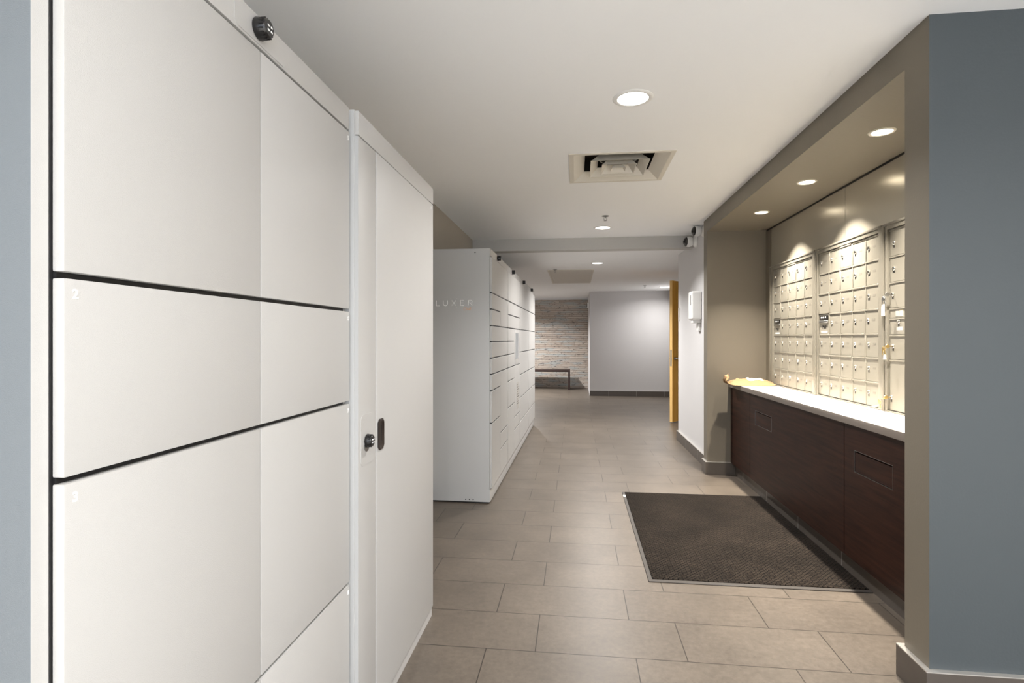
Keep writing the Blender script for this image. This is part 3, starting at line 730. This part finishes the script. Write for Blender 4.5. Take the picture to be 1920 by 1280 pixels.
b = NB(); lathe(b, (0, 0, .06), [(.12, 0), (.13, 0), (.13, .07), (.12, .07), (.12, 0)], 24); bx(b, -.14, .14, -.012, .012, .055, .07); obj('damper', b, 'steel', t)
for a1, a0, z1 in ((.285, .215, -.002), (.176, .130, -.004), (.104, .066, -.008)):
    b = NB(); frustum(b, a0, z1+.05, a1, z1); frustum(b, a1, z1, a1+.004, z1); obj('louvre', b, 'vent', t)
b = NB(); frustum(b, .030, .010, .044, -.012); bx(b, -.032, .032, -.030, .030, .010, .012); obj('centre_plate', b, 'vent', t)
# access hatch in rear ceiling
t = thing('ceiling_hatch', 'flat grey access hatch in the rear ceiling', 'hatch', (-.085, 9.48, CEIL2))
b = NB(); slab(b, -.36, .36, -1.02, 1.02, -.006, 0, [(-.335, .335, -.995, .995)]); obj('hatch_frame', b, 'vent', t)
obj('hatch_panel', bx(NB(), -.333, .333, -.993, .993, -.004, 0), 'hatch', t)

# ------------------------------------------------------------------ wall fittings
def turret(label, y, z, rz, r):
    t = thing('security_camera', label, 'camera', (1.299, y, z), 0, 'white turret cameras')
    b = NB(); lathe(b, (0,0,0), [(0, 0), (r*1.15, 0), (r*1.15, .012), (r*.95, .026), (r*.6, .035), (0, .035)], 28, Matrix.Rotation(-PI/2, 4, 'Y')); obj('mount', b, 'plastic', t, True)
    b = NB(); bmesh.ops.create_uvsphere(b, u_segments=28, v_segments=18, radius=r)
    R = Matrix.Translation((-.035-r*.8, 0, 0)) @ Matrix.Rotation(rz, 4, 'Z') @ Matrix.Rotation(PI/2, 4, 'X')
    b.transform(R); obj('housing', b, 'plastic', t, True)
    b = NB(); lathe(b, (0,0,0), [(r*.84, r*.50), (r*.90, r*.56), (r*.76, r*.76), (r*.50, r*.94), (0, r*1.06)], 28); b.transform(R); f = obj('bezel', b, 'smoke', t, True)
    b = NB(); lathe(b, (0,0,0), [(r*.2, r*.95), (r*.22, r*1.08), (0, r*1.10)], 16); b.transform(R); obj('lens', b, 'blackp', f, True)
turret('white turret security camera lower on the wall by the grey beam', 6.10, 2.345, -1.40, .056)
turret('white turret security camera high on the wall, nearer the alcove', 5.72, 2.385, -1.40, .052)
t = thing('sanitizer_dispenser', 'white wall soap or sanitiser dispenser on the white wall', 'dispenser', (1.299, 5.93, 1.49))
b = NB(); bx(b, -.105, 0, -.085, .085, .0, .30, .022, 4); obj('cover', b, 'plastic', t, True)
b = NB(); bx(b, -.107, -.10, -.055, -.035, .15, .26, .003, 2); obj('sight_window', b, 'smoke', t, True)
b = NB(); bx(b, -.085, 0, -.05, .05, -.035, .0, .008, 2); obj('nozzle_base', b, 'plastic', t, True)
obj('drip_guard', bx(NB(), -.03, 0, -.05, .05, -.12, -.035, .012, 2), 'plastic', t, True)
t = thing('switch_plate', 'slim white switch plate at the far edge of the white wall', 'switch', (1.299, 7.09, 1.60))
obj('plate', bx(NB(), -.006, 0, -.04, .04, -.08, .08, .002, 2), 'plastic', t, True); obj('rocker', bx(NB(), -.010, -.006, -.015, .015, -.03, .03, .001), 'plastic', t)
t = thing('alarm_strobe', 'small white alarm box at the edge of the plank wall', 'alarm', (.309, 12.75, 2.07))
obj('housing', bx(NB(), -.05, 0, -.05, .05, -.06, .06, .008, 2), 'plastic', t, True); obj('lens', bx(NB(), -.058, -.05, -.02, .02, -.04, .04, .002), 'smoke', t)

# amber door leaf standing half open
t = thing('wooden_door', 'amber wooden door standing ajar at the end of the white wall', 'door', (1.432, 8.60, 0), -math.radians(40))
b = NB(); bx(b, 0, .045, 0, .90, .012, 2.185, .0015, 1)
for f in b.faces: f.material_index = 1 if f.normal.y < -.5 else 0
obj('leaf', b, ['amber', 'door_edge'], t)
b = NB(); bx(b, .010, .035, -.0015, 0, .87, 1.12, 0); obj('latch_plate', b, 'steel', t)
b = NB(); cyl(b, (.045, .07, .985), .026, .008, 'X', 24, bev=.002); cyl(b, (.05, .07, .985), .009, .045, 'X', 14); tube(b, [(.09, .07, .985), (.094, .10, .985), (.094, .19, .985)], .009, 10); obj('lever_handle', b, 'steel', t, True)
b = NB(); cyl(b, (0, .07, .985), .026, -.008, 'X', 24, bev=.002); cyl(b, (-.005, .07, .985), .009, -.045, 'X', 14); tube(b, [(-.045, .07, .985), (-.049, .10, .985), (-.049, .19, .985)], .009, 10); obj('lever_handle', b, 'steel', t, True)
for z in (.25, 1.1, 1.95): b = NB(); cyl(b, (.022, .905, z-.05), .009, .1, 'Z', 12); obj('hinge', b, 'steel', t)
b = NB(); bx(b, 2.03, 2.22, 8.40, 8.45, 0, 2.25); bx(b, 2.03, 2.22, 9.32, 9.37, 0, 2.25); bx(b, 2.03, 2.22, 8.45, 9.32, 2.2, 2.25); struct('door_1', b, 'grey')

# bench by the plank wall
t = thing('bench', 'low dark wooden waterfall bench in front of the plank wall', 'bench', (-1.0, 14.0, 0))
obj('seat', bx(NB(), -1.2, .85, -.2, .2, .455, .51, .008, 2), 'bench', t, True)
for x in (-1.195, .80): obj('leg', bx(NB(), x, x+.05, -.195, .195, 0, .46, .004, 1), 'bench', t, True)
# remark: slim white downlight wash on the plank wall comes from this fitting out of view, left of the locker row
light('ceiling_light_beam', (-1.6, 12.6, CEIL2-.02), .14, 110, WARM, 150)
t = thing('ceiling_light', 'round recessed ceiling light near the plank wall, hidden by the lockers', 'light', (-1.6, 12.6, CEIL2), 0, 'recessed ceiling lights of the corridor')
b = NB(); lathe(b, (0,0,0), [(0, -.002), (.073, -.002), (.073, .0), (0, .0)], 40); obj('diffuser', b, 'lamp', t)
